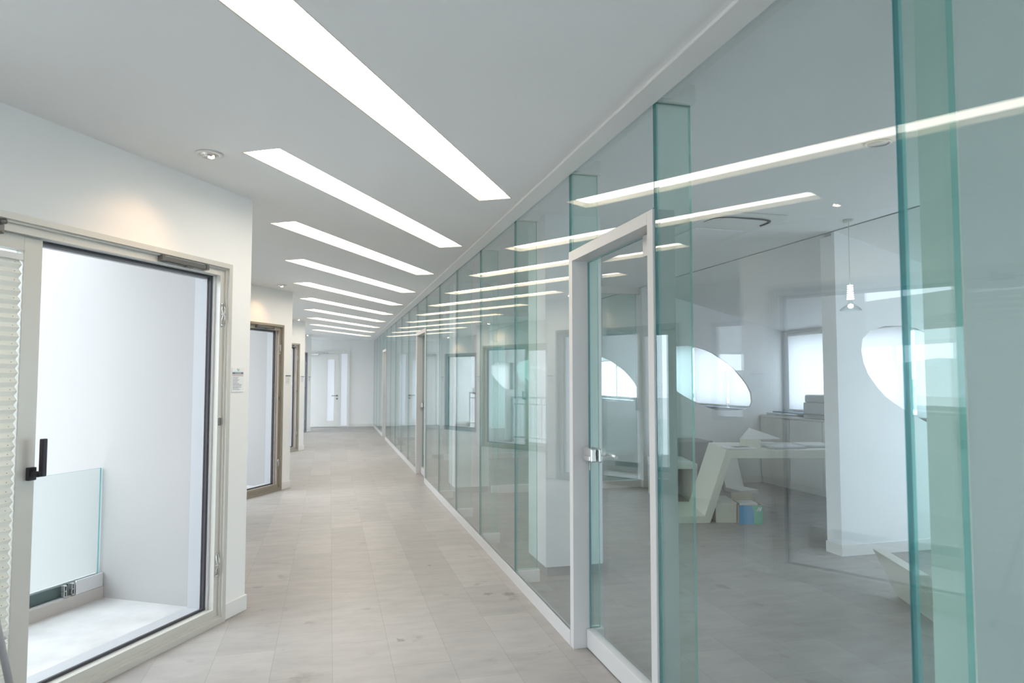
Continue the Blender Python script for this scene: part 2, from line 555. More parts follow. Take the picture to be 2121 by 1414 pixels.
def sliding_door(i, fm, liner, name, blind=False):
    root = empty(name, K(i), RZ)
    struct(root)
    R, L, T = FR_R, FR_L, FR_T
    # stepped outer frame
    b = MB()
    for (o, wd, y0, y1) in ((0.0, 0.028, -0.022, 0.02), (0.028, 0.011, -0.008, 0.02), (0.039, 0.035, 0.006, 0.040)):
        r_, l_, t_ = R - o, L + o, T - o
        zb = o * 1.15
        b.box(r_ - wd, r_, y0, y1, zb, t_)                     # right jamb
        b.box(l_, l_ + wd, y0, y1, zb, t_)
        b.box(l_ + wd, r_ - wd, y0, y1, t_ - wd, t_)           # head
        b.box(l_ + wd, r_ - wd, y0, y1, zb, zb + wd * 1.15)     # sill
    b.build('frame', fm, root)
    # liner behind the frame with the dark rubber line
    b = MB()
    r_, l_, t_, z_ = R - 0.072, L + 0.072, T - 0.070, 0.083
    b.box(r_ - 0.016, r_, 0.040, 0.100, z_, t_); b.box(l_ , l_ + .016, 0.040, 0.100, z_, t_)
    b.box(l_, r_, 0.040, 0.100, t_ - 0.008, t_); b.box(l_, r_, 0.040, 0.100, z_ - .02, z_ + .004)
    b.build('track_liner', liner, root)
    b = MB()
    r_ -= 0.016; z_ = 0.087
    b.box(r_ - 0.015, r_, 0.052, 0.072, z_, t_ - .008); b.box(l_ + .022, r_, 0.050, 0.070, t_ - 0.018, t_ - .008); b.box(l_ + .022, r_, 0.050, 0.062, z_, z_ + 0.014)
    b.build('rubber_seal', M['gasket'], root)
    b = MB()
    b.box(r_ - 0.022, r_, 0.072, 0.100, z_, t_ - .008); b.box(l_ + .022, r_, 0.072, 0.100, t_ - 0.03, t_ - .008); b.box(l_ + .022, r_, 0.072, 0.165, 0.03, z_ + 0.010)
    b.box(R - .108, R - .0005, .1005, .1595, .03, T - .001)
    b.build('outer_frame', M['greyalu'], root)
    # sliding leaf, pushed to the left
    sr, sl = -1.397, -2.10
    z0, z1 = 0.093, 2.069
    sw = 0.088
    lf = MB()
    lf.box(sr - sw, sr, 0.035, 0.085, z0, z1, None, 0.003); lf.box(sl, sl + sw, 0.035, 0.085, z0, z1)
    lf.box(sl + sw, sr - sw, 0.035, 0.085, z1 - 0.062, z1); lf.box(sl + sw, sr - sw, 0.035, 0.085, z0, z0 + 0.075)
    leaf = lf.build('sliding_leaf', fm, root)
    glazing((sl + sw, sr - sw, 0.066, 0.074, z0 + .075, z1 - .062), 'pane', M['wglass'], M['edge'], leaf, 'y')
    h = MB()
    h.box(-1.440, -1.404, 0.014, 0.035, 1.005, 1.062, None, 0.003)
    h.box(-1.434, -1.400, -0.030, -0.012, 1.022, 1.046, None, 0.003); h.box(-1.434, -1.412, -0.03, 0.016, 1.022, 1.046, None, 0.003)
    h.box(-1.418, -1.396, -0.034, -0.010, 1.022, 1.186, None, 0.004)
    h.build('handle', M['black'], leaf)
    if blind:
        a, c = sl + sw + .002, sr - sw - 0.004
        pb = MB()
        pb.box(a, c, 0.030, 0.060, 1.962, 1.988)
        pb.build('blind_headrail', M['trim'], leaf)
        def pleats(zt, zb_, n, nm):
            q = MB()
            prev = None
            for j in range(2 * n + 1):
                z = zt + (zb_ - zt) * j / (2 * n)
                y = 0.036 if j % 2 else 0.050
                cur = (q.bm.verts.new((a, y, z)), q.bm.verts.new((c - (0.004 if j % 2 == 0 else 0), y, z)))
                if prev: q.bm.faces.new((prev[0], prev[1], cur[1], cur[0]))
                prev = cur
            o = q.build(nm, M['pleat'], leaf)
            md = o.modifiers.new('cloth', 'SOLIDIFY'); md.thickness = 0.0008
            return o
        pleats(1.962, 0.395, 40, 'pleated_blind')
        rl = MB(); rl.box(a, c, 0.028, 0.058, 0.368, 0.395, None, 0.003); rl.build('blind_rail', M['trim'], leaf)
        pleats(0.368, 0.205, 7, 'pleated_blind')
        rl = MB(); rl.box(a, c, 0.028, 0.058, 0.168, 0.205, None, 0.003); rl.build('blind_rail', M['trim'], leaf)
        cd = MB()
        for j in range(40):
            z = 1.962 - (1.962 - .395) * (j + 0.35) / 40
            cd.box(-1.523, -1.5212, 0.0335, 0.0365, z, z + .003)
        cd.build('blind_cord', M['ink'], leaf)
    # keepers on the open jamb: two bowed wire clips, a lock plate
    for zc in (1.835, 0.345):
        cl = MB()
        for sgn in (-1, 1):
            cl.tube([(R - .057 + sgn * .006, 0.0, zc - .062), (R - .057 + sgn * .013, -0.006, zc - .03), (R - .057 + sgn * .004, -0.010, zc), (R - .057 + sgn * .013, -0.006, zc + .03), (R - .057 + sgn * .006, 0.0, zc + .062)], 0.0026, None, 8)
        cl.tube([(R - .073, -0.008, zc), (R - .040, -0.008, zc)], 0.0022, None, 8)
        for e in (-1, 1): cl.box(R - .066, R - .048, -.004, .006, zc + e * .064 - .004, zc + e * .064 + .004)
        cl.build('keeper_clip', M['chrome'], root)
    kp = MB(); kp.box(R - .064, R - .050, -0.004, .007, 1.168, 1.212, None, 0.002); kp.box(R - .060, R - .054, -0.0055, -.003, 1.18, 1.2)
    kp.build('lock_keeper', M['dark'], root)
    # closer bar under the head
    cb = MB()
    cb.box(-0.76, -0.415, -0.022, 0.014, 2.082, 2.106, None, 0.003); cb.box(-0.765, -0.745, -0.026, 0.014, 2.080, 2.110); cb.box(-0.43, -0.41, -0.026, 0.014, 2.080, 2.110)
    cb.box(-0.58, -0.53, -0.018, 0.012, 2.072, 2.082); cb.box(-.75, -.56, -.012, .008, 2.077, 2.083)
    cb.build('closer_bar', M['dark'], root)
    if blind:
        br = MB()
        br.box(-1.72, -1.600, -0.002, 0.034, 2.052, 2.092, None, 0.003); br.tube([(-1.63, -0.01, 2.098), (-1.605, -0.012, 2.104)], 0.012, None, 10)
        br.tube([(-1.612, -0.006, 2.06), (-1.612, 0.0, 2.06)], 0.004, None, 8); br.tube([(-1.632, -0.006, 2.082), (-1.632, 0.0, 2.082)], 0.004, None, 8)
        br.build('top_roller', M['dark'], root)
    return root

sliding_door(0, M['alu'], M['alu2'], 'door_1', True)
sliding_door(1, M['taupe'], M['pinkish'], 'door_2')
sliding_door(2, M['taupe2'], M['pinkish'], 'door_3')
sliding_door(3, M['slate'], M['gasket'], 'door_4')

for i in range(0, 4):
    o = MB().box(-WLEN + .2, -0.1, 0.16, 1.12, -0.22, 0.02).build('balcony_floor', M['concrete'])
    o.location = K(i); o.rotation_euler = (0, 0, RZ); struct(o)
    if i < 2:
        root = empty('glass_balustrade', K(i), RZ)
        tag(root, ['frameless glass balustrade in an aluminium shoe beyond the open near sliding door', 'frameless glass balustrade beyond the second, brown framed sliding door'][i], 'balustrade', 'glass balustrades on the balconies')
        b = MB(); b.box(-2.9, -0.102, 1.0, 1.10, 0.02, 0.095); b.build('kerb', mat('beige_kerb_coating', (0.52, 0.48, 0.45), 0.6) if i == 0 else bpy.data.materials['beige_kerb_coating'], root)
        b = MB(); b.box(-0.30, -0.104, 1.004, 1.016, 0.095, 0.182, None, 0.002); b.build('shoe_cover', M['alu2'], root)
        b = MB()
        b.box(-2.9, -0.104, 1.060, 1.072, 0.095, 0.175); b.box(-2.9, -0.104, 1.016, 1.06, 0.095, 0.10)
        b.build('shoe_channel', M['alu2'], root)
        b = MB(); b.box(-2.9, -0.32, 1.050, 1.0595, 0.102, 0.165); b.build('rubber_gasket', mat('dark_green_rubber', (0.12, 0.16, 0.16), 0.5) if i == 0 else bpy.data.materials['dark_green_rubber'], root)
        b = MB()
        for (sa) in (-0.315, -0.368):
            b.box(sa, sa + .004, 1.006, 1.03, 0.103, 0.172); b.box(sa - .016, sa - .012, 1.006, 1.03, 0.103, 0.172)
            for z in (0.103, 0.136, 0.168): b.box(sa - .016, sa + .004, 1.006, 1.03, z, z + .005)
        b.build('clamp', M['chrome'], root)
        glazing((-2.9, -0.115, 1.034, 1.046, 0.1, 0.86), 'glass_sheet', M['bglass'], M['edge_d'], root, 'y')
    else:
        root = empty('balcony_railing', K(i), RZ)
        tag(root, ['white metal balcony railing outside the third sliding door', 'white metal balcony railing outside the farthest sliding door'][i - 2], 'railing', 'metal railings on the far balconies')
        b = MB(); b.box(-2.9, -0.104, 1.0, 1.05, 1.00, 1.04); b.build('top_rail', M['alu2'], root)
        b = MB(); b.box(-2.9, -0.104, 1.01, 1.04, 0.12, 0.15); b.box(-2.9, -0.104, 1.01, 1.04, 0.86, 0.885); b.build('lower_rail', M['alu2'], root)
        for s in (-0.14, -1.0, -1.9, -2.85):
            b = MB(); b.box(s - .025, s + .025, 1.0, 1.05, 0.02, 1.0); b.build('post', M['alu2'], root)
        b = MB()
        for j in range(24):
            s = -0.25 - j * 0.11
            b.box(s - .008, s + .008, 1.017, 1.033, 0.15, 0.86)
        b.build('balusters', M['alu2'], root)

# ------------------------------------------------------------------ outside: ground, building across the court, far hills
g = MB(); g.box(-160, 160, -160, 160, -3.8, -3.6)
struct(g.build('ground', M['ground']))
bx = MB()
bx.box(-11.4, -11.0, -6, 22, -3.6, 1.72); bx.box(-12.2, -10.6, -6, 22, 2.32, 3.4)
for y in (-4, -1.4, 1.2, 3.8, 6.4, 9.0, 11.6, 14.2, 16.8, 19.4): bx.box(-11.25, -11.17, y - .04, y + .04, 1.72, 2.32)
struct(bx.build('exterior_building', M['ext']))
def hill(name, cx, cy, rx, ry, hgt, seed):
    b = MB(); rr = random.Random(seed)
    n = 40
    prev = None
    for a in range(n + 1):
        u = -1 + 2 * a / n
        rowv = []
        for c in range(7):
            v = c / 6
            z = -3.8 + hgt * (1 - u * u) * math.sin(math.pi * v) * (0.8 + 0.25 * math.sin(7 * u + seed) + 0.12 * rr.random())
            rowv.append(b.bm.verts.new((cx + rx * (v - .5), cy + ry * u, z)))
        if prev:
            for c in range(6): b.bm.faces.new((prev[c], prev[c + 1], rowv[c + 1], rowv[c]))
        prev = rowv
    struct(b.build(name, M['hill']))
hill('hill', 120, 60, 60, 130, 9.0, 1)
hill('hill', -130, 40, 60, 140, 14.0, 3)

# ------------------------------------------------------------------ corridor end wall with its door
b = MB(); b.box(-3.2, 1.283, END, END + .15, 0, HO + .06); struct(b.build('wall_end', M['wall']))
b = MB(); b.box(0.575, 1.283, END - .012, END, 0, 0.09); struct(b.build('baseboard_end', M['trim']))
b = MB(); b.box(-3.2, OX + .2, BACK - .15, BACK, -.12, HO + .06)
wb = b.build('wall_back', M['wall'])
c = MB(); c.box(-2.6, 1.24, BACK - .4, BACK + .3, 0.05, 2.5)
carve(wb, [c.build('cut', M['wall'])]); struct(wb)
root = empty('window_9', (0, BACK, 0)); struct(root)  # unseen window behind the camera, enlarged to bring in more daylight
b = MB(); b.box(-2.6, 1.24, -.1, -.05, .05, .10); b.box(-2.6, 1.24, -.1, -.05, 2.45, 2.5); b.box(-2.6, 1.24, -.1, -.05, 1.5, 1.55)
for x in (-2.57, -1.32, -.05, 1.21): b.box(x - .03, x + .03, -.1, -.05, .1, 2.45)
b.build('window_frame', M['alu2'], root)
b = MB(); b.box(last[0] - .2, last[0], BACK, last[1] + .1, -.12, HO + .06); struct(b.build('wall_left_back', M['wall']))

root = empty('door_5', (0, END, 0)); struct(root)
b = MB()
b.box(-0.66, -0.60, -.045, .0, 0, 2.26); b.box(0.51, 0.575, -.045, 0, 0, 2.26); b.box(-0.60, 0.51, -.045, 0, 2.185, 2.26); b.box(0.262, 0.318, -.04, 0, 0, 2.185)
b.build('frame', M['trim'], root)
lf = MB(); lf.box(-0.595, -0.065, -.035, -0.002, 0.012, 2.18); lf.box(0.125, 0.258, -.035, -0.002, 0.012, 2.18); lf.box(-0.065, .125, -.035, -0.002, 0.012, 0.19); lf.box(-.065, .125, -.035, -.002, 2.01, 2.18)
leaf = lf.build('leaf', M['trim'], root)
lit = mat('glowing_frosted_glass', (0.80, 0.83, 0.88), 0.3, emit=(0.85, 0.90, 1.0), estr=0.10)  # emission stands in for daylight behind the glass; the wall there is solid
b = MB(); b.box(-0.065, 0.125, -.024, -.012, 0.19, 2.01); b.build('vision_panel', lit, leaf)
h = MB(); h.tube([(.215, -.035, .93), (.215, -.085, .93)], .011); h.tube([(.22, -.085, .93), (.06, -.085, .93)], .010); h.lathe([(0, 0), (.001, 0)], (0, 0, 0)); h.tube([(.215, -.036, .93), (.215, -.044, .93)], .026, None, 20); h.tube([(.215, -.036, .84), (.215, -.044, .84)], .026, None, 20)
h.build('lever_handle', M['dark'], leaf)
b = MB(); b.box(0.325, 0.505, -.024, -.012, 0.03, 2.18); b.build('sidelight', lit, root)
b = MB(); b.box(-.58, -.34, -.085, -.036, 2.13, 2.175); b.tube([(-.40, -.07, 2.18), (-.22, -.12, 2.195), (-.05, -.06, 2.2)], .008); b.build('closer', M['chrome'], root)

# ------------------------------------------------------------------ glass wall: sheets, fins, channel, framed doors
DOORS = [2.55, 9.50, 16.44]
DW = 1.035
P = 1.168
joints = [-1.05, 0.125, 1.30]
sheets = [(-1.05, 0.125), (0.125, 1.30), (1.30, 2.55)]
for di, y in enumerate(DOORS):
    y0 = y + DW
    n = 5 if di < 2 else 3
    nxt = DOORS[di + 1] if di < 2 else END
    pw = (nxt - y0) / n
    joints += [y]
    for j in range(n):
        sheets.append((y0 + pw * j, y0 + pw * (j + 1)))
        joints.append(y0 + pw * j)
ords = ['first', 'second', 'third', 'fourth', 'fifth']
dn = ['nearest', 'middle', 'farthest']
def where(y):
    if y < -0.5: return 'behind the camera end, beside the plain wall'
    if y < 0.5: return 'at the near end, beside the right edge of the picture'
    if y < 2.5: return 'just before the nearest framed door'
    for di in (2, 1, 0):
        if y > DOORS[di] + .5:
            pw = P if di < 2 else (END - DOORS[2] - DW) / 3
            j = int(round((y - DOORS[di] - DW) / pw))
            return ords[j] + ' beyond the ' + dn[di] + ' framed door'
G = 0.003
for (a, c) in sheets:
    o = glazing((GX0, GX1, a + G, c - G, 0.055, H + 0.01), 'partition_glass', M['glass'], M['edge_d'], None, 'x')
    tag(o, 'full-height clear glass panel, ' + where(a), 'glass panel', 'glass panels of the corridor wall')
for di, y in enumerate(DOORS):
    o = glazing((GX0, GX1, y + G, y + DW - G, 2.156, H + 0.01), 'glass_transom', M['glass'], M['edge_d'], None, 'x')
    tag(o, 'clear glass transom over the ' + dn[di] + ' framed glass door', 'glass panel', 'glass transoms above the framed doors')
fin0 = None
for y in sorted(joints):
    root = empty('glass_fin', (GX1 + .003, y, 0))
    if abs(y - 1.30) < .01: lab = 'blurred green glass fin nearest the camera at the right edge'
    elif y < 1: lab = 'green glass fin ' + where(y)
    elif y in DOORS: lab = 'green glass fin at the near jamb of the ' + dn[DOORS.index(y)] + ' framed door'
    elif any(abs(y - d - DW) < .01 for d in DOORS): lab = 'green glass fin at the far jamb of the ' + dn[[abs(y - d - DW) < .01 for d in DOORS].index(True)] + ' framed door'
    else:
        lab = 'green glass fin behind the near edge of the panel ' + where(y)
    tag(root, lab, 'glass fin', 'glass fins stiffening the glass wall')
    glazing((0.0, 0.152, -.0095, .0095, 0.085, HO - .08), 'glass_sheet', M['fin'], M['edge'], root, 'y')
    b = MB(); b.box(0.0, 0.165, -.03, .03, HO - .08, HO, None, .002); b.build('top_bracket', M['white'], root)
    b = MB(); b.box(0.012, 0.165, -.03, .03, 0.0, 0.085, None, .002); b.build('bottom_bracket', M['white'], root)
# base channel, a length between doors each
def channel(a, c, nm):
    b = MB(); b.box(1.283, 1.2885, a, c, 0, 0.078); b.box(1.3035, 1.309, a, c, 0, 0.078); b.box(1.2885, 1.3035, a, c, 0, 0.05)
    struct(b.build(nm, M['doorgrey']))
channel(-1.05, DOORS[0], 'baseboard_right'); channel(DOORS[0] + DW, DOORS[1], 'baseboard_right'); channel(DOORS[1] + DW, DOORS[2], 'baseboard_right'); channel(DOORS[2] + DW, END, 'baseboard_right')
b = MB()
b.box(1.172, 1.284, -1.05, END, H - 0.016, H, None, .004)
struct(b.build('trim_2', M['trim']))
b = MB(); b.box(1.284, 1.36, -1.05, END, H + 0.012, HO + .06); struct(b.build('trim_3', M['trim']))
b = MB(); b.box(1.284, 1.42, BACK, -1.05, 0, HO + .06); struct(b.build('wall_right', M['wall']))

def office_door(n, y):
    root = empty('door_%d' % n, (1.283, y, 0)); struct(root)
    F, Z = 0.056, 2.152
    dp = 0.102
    b = MB()
    b.box(0, dp, 0.004, F, 0, Z, None, .0015); b.box(0, dp, DW - F, DW - 0.004, 0, Z, None, .0015); b.box(0, dp, F, DW - F, Z - F, Z, None, .0015)
    b.build('frame', M['doorgrey'], root)
    lx = dp - 0.012
    b = MB(); b.box(lx - .018, lx + .026, F + .006, DW - F - .006, 0.008, 0.105, None, .002)
    leafb = b.build('bottom_rail', M['doorgrey'], root)
    glazing((lx, lx + .012, F + .006, DW - F - .006, 0.09, Z - F - .006), 'glass_leaf', M['glass'], M['edge_d'], root, 'x')
    b = MB(); b.box(lx - .014, lx + .026, F + .01, F + .20, Z - F - .10, Z - F - .004, None, .002); b.build('pivot_patch', M['doorgrey'], root)
    # lock with lever, on the far stile
    yy = DW - F - .01
    b = MB(); b.box(lx - .032, lx - .001, yy - .11, yy + .012, 1.005, 1.075, None, .006); b.box(lx - .040, lx - .03, yy - .105, yy - .01, 1.012, 1.036, None, .003); b.box(lx + .013, lx + .034, yy - .11, yy + .012, 1.0, 1.075, None, .008)
    lock = b.build('lock', M['chrome'], root)
    b = MB(); b.tube([(lx + .03, yy - .07, 1.04), (lx + .072, yy - .075, 1.04)], .011); b.tube([(lx + .072, yy - .068, 1.04), (lx + .080, yy - .12, 1.041), (lx + .074, yy - .2, 1.038)], [.011, .010, .009]); b.build('lever', M['chrome'], lock)
    b = MB(); b.box(lx - .038, lx - .0365, yy - .107, yy - .10, .965, 1.005); b.build('key', M['chrome'], lock)
for n, y in enumerate(DOORS): office_door(6 + n, y)

# ------------------------------------------------------------------ offices behind the glass
b = MB()
b.box(1.36, PX, BACK, END, HO, HO + .05)
struct(b.build('ceiling_office', M['ceil']))
b = MB()
b.prism([(PX, HO), (OX + .1, HO - .26 * (OX + .1 - PX)), (OX + .1, HO + .05), (PX, HO + .05)], BACK, END, 'y')
struct(b.build('ceiling_soffit', M['ceil']))
b = MB(); b.box(PX - .012, PX + .0, 1.55, END, HO - .006, HO); struct(b.build('trim_4', M['plinth']))
b = MB(); b.box(1.283, OX + .2, END, END + .15, 0, HO + .05); struct(b.build('wall_office_end', M['officewhite']))
b = MB(); b.box(1.61, OX, 1.42, 1.55, 0, HO); struct(b.build('wall_office_near', M['paleg']))
# outer wall with one long window per bay
ow = MB(); ow.box(OX, OX + .25, BACK, END, -3.6, HO + .05)
outer = ow.build('wall_office_outer', M['officewhite'])
spans = [(1.75, 4.55)] + [(PARTS_Y[j] + .30, PARTS_Y[j + 1] - .12) for j in range(4)] + [(19.8, 20.8), (-3.8, 1.1)]
cut = []
WZ0, WZ1 = 0.99, 2.04
LOW = {0: 0.3, 4: 0.3, 5: 0.3, 6: 1.1}            # bays given bare, mostly deep windows to add daylight; invented, mostly out of view
for (a, c) in spans:
    q = MB(); q.box(OX - .2, OX + .5, a, c, LOW.get(len(cut), WZ0), WZ1); cut.append(q.build('cut', M['wall']))
carve(outer, cut); struct(outer)
blabs = ['second bay', 'near bay', 'third bay', 'fourth bay', 'fifth bay', 'end bay']
for wi, (a, c) in enumerate(spans):
    root = empty('window_%d' % (wi + 1), (OX, a, 0)); struct(root)
    L_ = c - a
    WZ0 = LOW.get(wi, 0.99)
    b = MB()
    b.box(.10, .16, 0, L_, WZ0, WZ0 + .05); b.box(.10, .16, 0, L_, WZ1 - .05, WZ1)
    nb = 3 if L_ > 2 else 1
    for j in range(nb + 1):
        y = j * L_ / nb
        b.box(.10, .16, max(0, y - .03), min(L_, y + .03), WZ0 + .05, WZ1 - .05)
    b.build('window_frame', M['alu2'], root)
    for j in range(nb):
        b = MB(); b.box(.127, .133, j * L_ / nb + .03, (j + 1) * L_ / nb - .03, WZ0 + .05, WZ1 - .05); b.build('window_pane', M['wglass'], root)
    b = MB(); b.box(-.26, .10, -.05, L_ + .02, WZ0 - .025, WZ0); b.build('window_sill', M['sillm'], root)
    pos = ['left', 'middle', 'right']
    for j in range(0 if wi in LOW else nb):
        r = empty('roller_blind', (OX - .02, a + (j + .5) * L_ / nb, 0))
        w2 = L_ / nb / 2 - .028
        up = wi == 3
        zb = 1.86 if up else WZ0 + .03
        tag(r, ['drawn white roller blind', 'raised white roller blind'][up] + ', %s in the office window %s' % (pos[2 - j] if nb == 3 else 'single', ['before the nearest white partition', 'between the first and second partitions', 'between the second and third partitions', 'between the third and fourth partitions', 'between the fourth and fifth partitions', 'beyond the last partition'][wi]), 'blind', 'roller blinds at the office windows')
        b = MB(); b.tube([(0, -w2, 2.06), (0, w2, 2.06)], .024, None, 14); b.build('roller_tube', M['white'], r)
        b = MB(); b.box(-.003, .0, -w2, w2, zb, 2.05); b.build('cloth', M['blind'], r)
        b = MB(); b.box(-.008, .006, -w2, w2, zb - .022, zb); b.build('bottom_bar', M['white'], r)
# partitions with the leaf shaped hole
for j, y in enumerate(PARTS_Y):
    b = MB()
    zo = HO - .26 * (OX - PX)
    b.prism([(PX + .0, 0), (OX, 0), (OX, zo), (PX, HO)], y, y + .035, 'y')
    o = b.build('wall_partition', M['officewhite'])
    c = MB(); c.prism(leaf_outline(), y - .1, y + .3, 'y')
    carve(o, [c.build('cut', M['wall'])]); struct(o)
    b = MB(); b.box(PX, PX + .11, y + .035, y + .17, 0, HO - .032); struct(b.build('wall_partition_end', M['officewhite']))
    b = MB(); b.box(PX - .008, PX, y - .008, y + .178, 0, .09); b.box(PX, 5.84, y - .008, y, 0, .09)
    struct(b.build('baseboard_partition', M['trim']))
    if j in (1, 2):
        # glazed screen from the column to the partition
        root = empty('glass_screen', (2.02, y + .05, 0))
        tag(root, ['glazed screen with white head beam joining the second leaf-holed partition', 'glazed screen with white head beam joining the third leaf-holed partition'][j - 1], 'glass screen', 'glazed screens between the offices')
        glazing((0.0, PX - 2.02 - .05, .03, .042, 0.09, HO - .09), 'glass_sheet', M['fin'], M['edge'], root, 'y')
        b = MB(); b.box(-.02, PX - 2.02 - .002, 0, .10, HO - .09, HO - .001); b.build('head_beam', M['white'], root)
        b = MB(); b.box(-.02, PX - 2.02 - .01, 0, .08, 0, .09); b.build('base_rail', M['white'], root)
# white columns right behind the glass
for j in range(-1, 4):
    y = 4.83 + 3.78 * j
    if j == -1: y = -0.4
    b = MB(); b.box(1.545, 1.99, y, y + .45, 0.07, HO)
    o = b.build('column', M['officewhite']); struct(o)
    b = MB(); b.box(1.56, 1.975, y + .015, y + .435, 0, .07); struct(b.build('baseboard_column', M['plinth']))

# ------------------------------------------------------------------ office furniture
CY, SY = math.cos(YAW), math.sin(YAW)
def uw(u, d): return (d * SY + u * CY, d * CY - u * SY)

def ribbon(front, depth, name, m, parent, skew=0.0):
    """a folded white board: outline in the front plane (u, z), run back by depth"""
    b = MB()
    lo = [b.bm.verts.new((u, 0, z)) for u, z in front]
    hi = [b.bm.verts.new((u + skew, depth, z)) for u, z in front]
    n = len(front)
    b.bm.faces.new(lo); b.bm.faces.new(hi[::-1])
    for k in range(n): b.bm.faces.new((lo[k], hi[k], hi[(k + 1) % n], lo[(k + 1) % n]))
    o = b.build(name, m, parent)
    md = o.modifiers.new('soft', 'BEVEL'); md.width = .004; md.segments = 2
    return o
def z_desk(pos, label, rz=-YAW, length=1.45):
    r = empty('z_desk', (pos[0], pos[1], 0), rz)
    tag(r, label, 'desk', 'white folded-board desks in the offices')
    ribbon([(0.222, 0.645), (0.0, 0.0), (-.44, 0.0), (-.44, 0.072), (-.055, 0.072), (0.175, 0.73), (length, 0.73), (length, 0.645)], 0.80, 'folded_board', M['cream'], r, .05)
    return r
d1 = uw(1.985, 6.92)
z_desk(d1, 'white Z-shaped desk with papers on top, beside the two cardboard boxes')
r = empty('folded_stool', (5.20, 7.93, 0), math.radians(96))
tag(r, 'small white folded-board stool standing behind the Z-shaped desk', 'stool')
ribbon([(.12, .46), (-.04, .0), (-.34, .0), (-.34, .05), (-.07, .05), (.09, .51), (.40, .51), (.40, .46)], .27, 'folded_board', M['white'], r, .02)
# near desk: only its low slanted end shows at the right edge
r = empty('slanted_bench', (3.67, 3.81, 0), math.radians(-21.7))
tag(r, 'white board bench with slanted end on the office floor near the right edge', 'bench')
ribbon([(0, 0), (1.5, 0), (1.5, .05), (.075, .05)], -.62, 'base_board', M['cream'], r)
ribbon([(0, 0), (-.15, .31), (-.075, .31), (.075, .05)], -.62, 'end_board', M['cream'], r)

def at(px, py, zz):
    """point of the ground plan under a pixel at height zz, used once for planning the furniture"""
    a = (px - 1060.5) / FPX; c = (py - 707) / FPX
    f = Vector((SY * math.cos(PITCH), CY * math.cos(PITCH), math.sin(PITCH)))
    rr = Vector((CY, -SY, 0)); uu = rr.cross(f)
    d = f + rr * a - uu * c
    t = (zz - EYE) / d.z
    return (d.x * t, d.y * t)
# cardboard boxes
def open_box(name, w, dp, h, m, loc, rz, label, flap=False):
    r = empty(name, (loc[0], loc[1], 0), rz); tag(r, label, 'box')
    t = .006
    b = MB(); b.box(0, w, 0, dp, 0, t); b.box(0, w, 0, t, t, h); b.box(0, w, dp - t, dp, t, h); b.box(0, t, t, dp - t, t, h); b.box(w - t, w, t, dp - t, t, h)
    b.build('body', m, r)
    return r
bx1 = open_box('cardboard_box', .205, .42, .19, M['cream'], at(1483, 1082, 0), -YAW - .05, 'plain cream cardboard box with closed lid on the floor under the white desk')
b = MB(); b.box(-.004, .209, -.004, .424, .185, .20, None, .002); b.box(-.003, .208, -.0045, -.001, .13, .185); b.build('lid', M['cream'], bx1)
bx2 = open_box('cardboard_box', .235, .28, .185, M['card'], at(1531, 1085, 0), -YAW - .05, 'open blue and green printed cardboard box holding papers on the office floor')
b = MB()
b.box(0, .145, -.0015, -.0002, 0, .185, M['blue']); b.prism([(.145, 0), (.235, 0), (.235, .185), (.125, .185), (.145, .12)], -.0022, -.0016, 'y', M['green'])
b.build('printed_front', None, bx2)
b = MB()
b.prism([(.172, .128), (.186, .128), (.206, .168), (.194, .168)], -.0032, -.0024, 'y'); b.prism([(.196, .128), (.210, .128), (.226, .168), (.214, .168)], -.0032, -.0024, 'y'); b.prism([(.186, .145), (.214, .138), (.216, .15), (.188, .157)], -.004, -.0033, 'y')
b.build('printed_emblem', M['paper'], bx2)
b = MB(); b.poly([(0, .28, .185), (.235, .28, .185), (.22, .33, .26), (.01, .33, .26)]); o = b.build('flap', M['card'], bx2); md = o.modifiers.new('t', 'SOLIDIFY'); md.thickness = .004
b = MB(); b.poly([(.235, 0, .185), (.235, .28, .185), (.30, .26, .155), (.30, .03, .155)]); o = b.build('flap', M['card'], bx2); md = o.modifiers.new('t', 'SOLIDIFY'); md.thickness = .004
pw = at(1531, 1085, 0)
o = MB().box(.02, .20, .05, .25, 0, .03).build('paper_stack', M['paper']); o.location = (pw[0], pw[1], .165); o.rotation_euler = (0, 0, -YAW - .05)
tag(o, 'stack of white paper lying in the blue and green printed box', 'paper')

def on_desk(u, dpt): 
    x, y = d1
    return (x + u * CY + dpt * SY, y - u * SY + dpt * CY)
# papers, laptop and carton on the desk
sheet_specs = [(.34, .14, .30, .21, .1, 'white paper sheet at the near left corner of the Z-shaped desk'), (.74, .60, .30, .21, -.1, 'white paper sheet behind the white carton on the Z-shaped desk'),
               (.84, .24, .36, .28, .1, 'large white drawing sheet on the middle of the Z-shaped desk'), (1.22, .40, .30, .36, -.05, 'stacked white drawing sheets near the white partition on the Z-shaped desk')]
for n, (u, dv, w, dp, rz, lab) in enumerate(sheet_specs):
    b = MB(); k = 3 + n
    for q in range(k):
        a = (random.random() - .5) * .12
        ca, sa = math.cos(a), math.sin(a)
        pts = [(-w / 2, -dp / 2), (w / 2, -dp / 2), (w / 2, dp / 2), (-w / 2, dp / 2)]
        b.prism([(p[0] * ca - p[1] * sa, p[0] * sa + p[1] * ca) for p in pts], q * .004, q * .004 + .003, 'z')
    o = b.build('paper_sheets', M['paper']); x, y = on_desk(u, dv); o.location = (x, y, .732); o.rotation_euler = (0, 0, -YAW + rz)
    tag(o, lab, 'paper', 'papers on the white desk')
x, y = on_desk(.40, .22)
r = empty('carton', (x, y, .731), -YAW); r.location = (*on_desk(.44, .20), .731)
tag(r, 'small white open carton with a raised lid on the Z-shaped desk', 'box')
b = MB(); b.box(0, .15, 0, .20, 0, .075, None, .003); b.build('body', M['cream'], r)
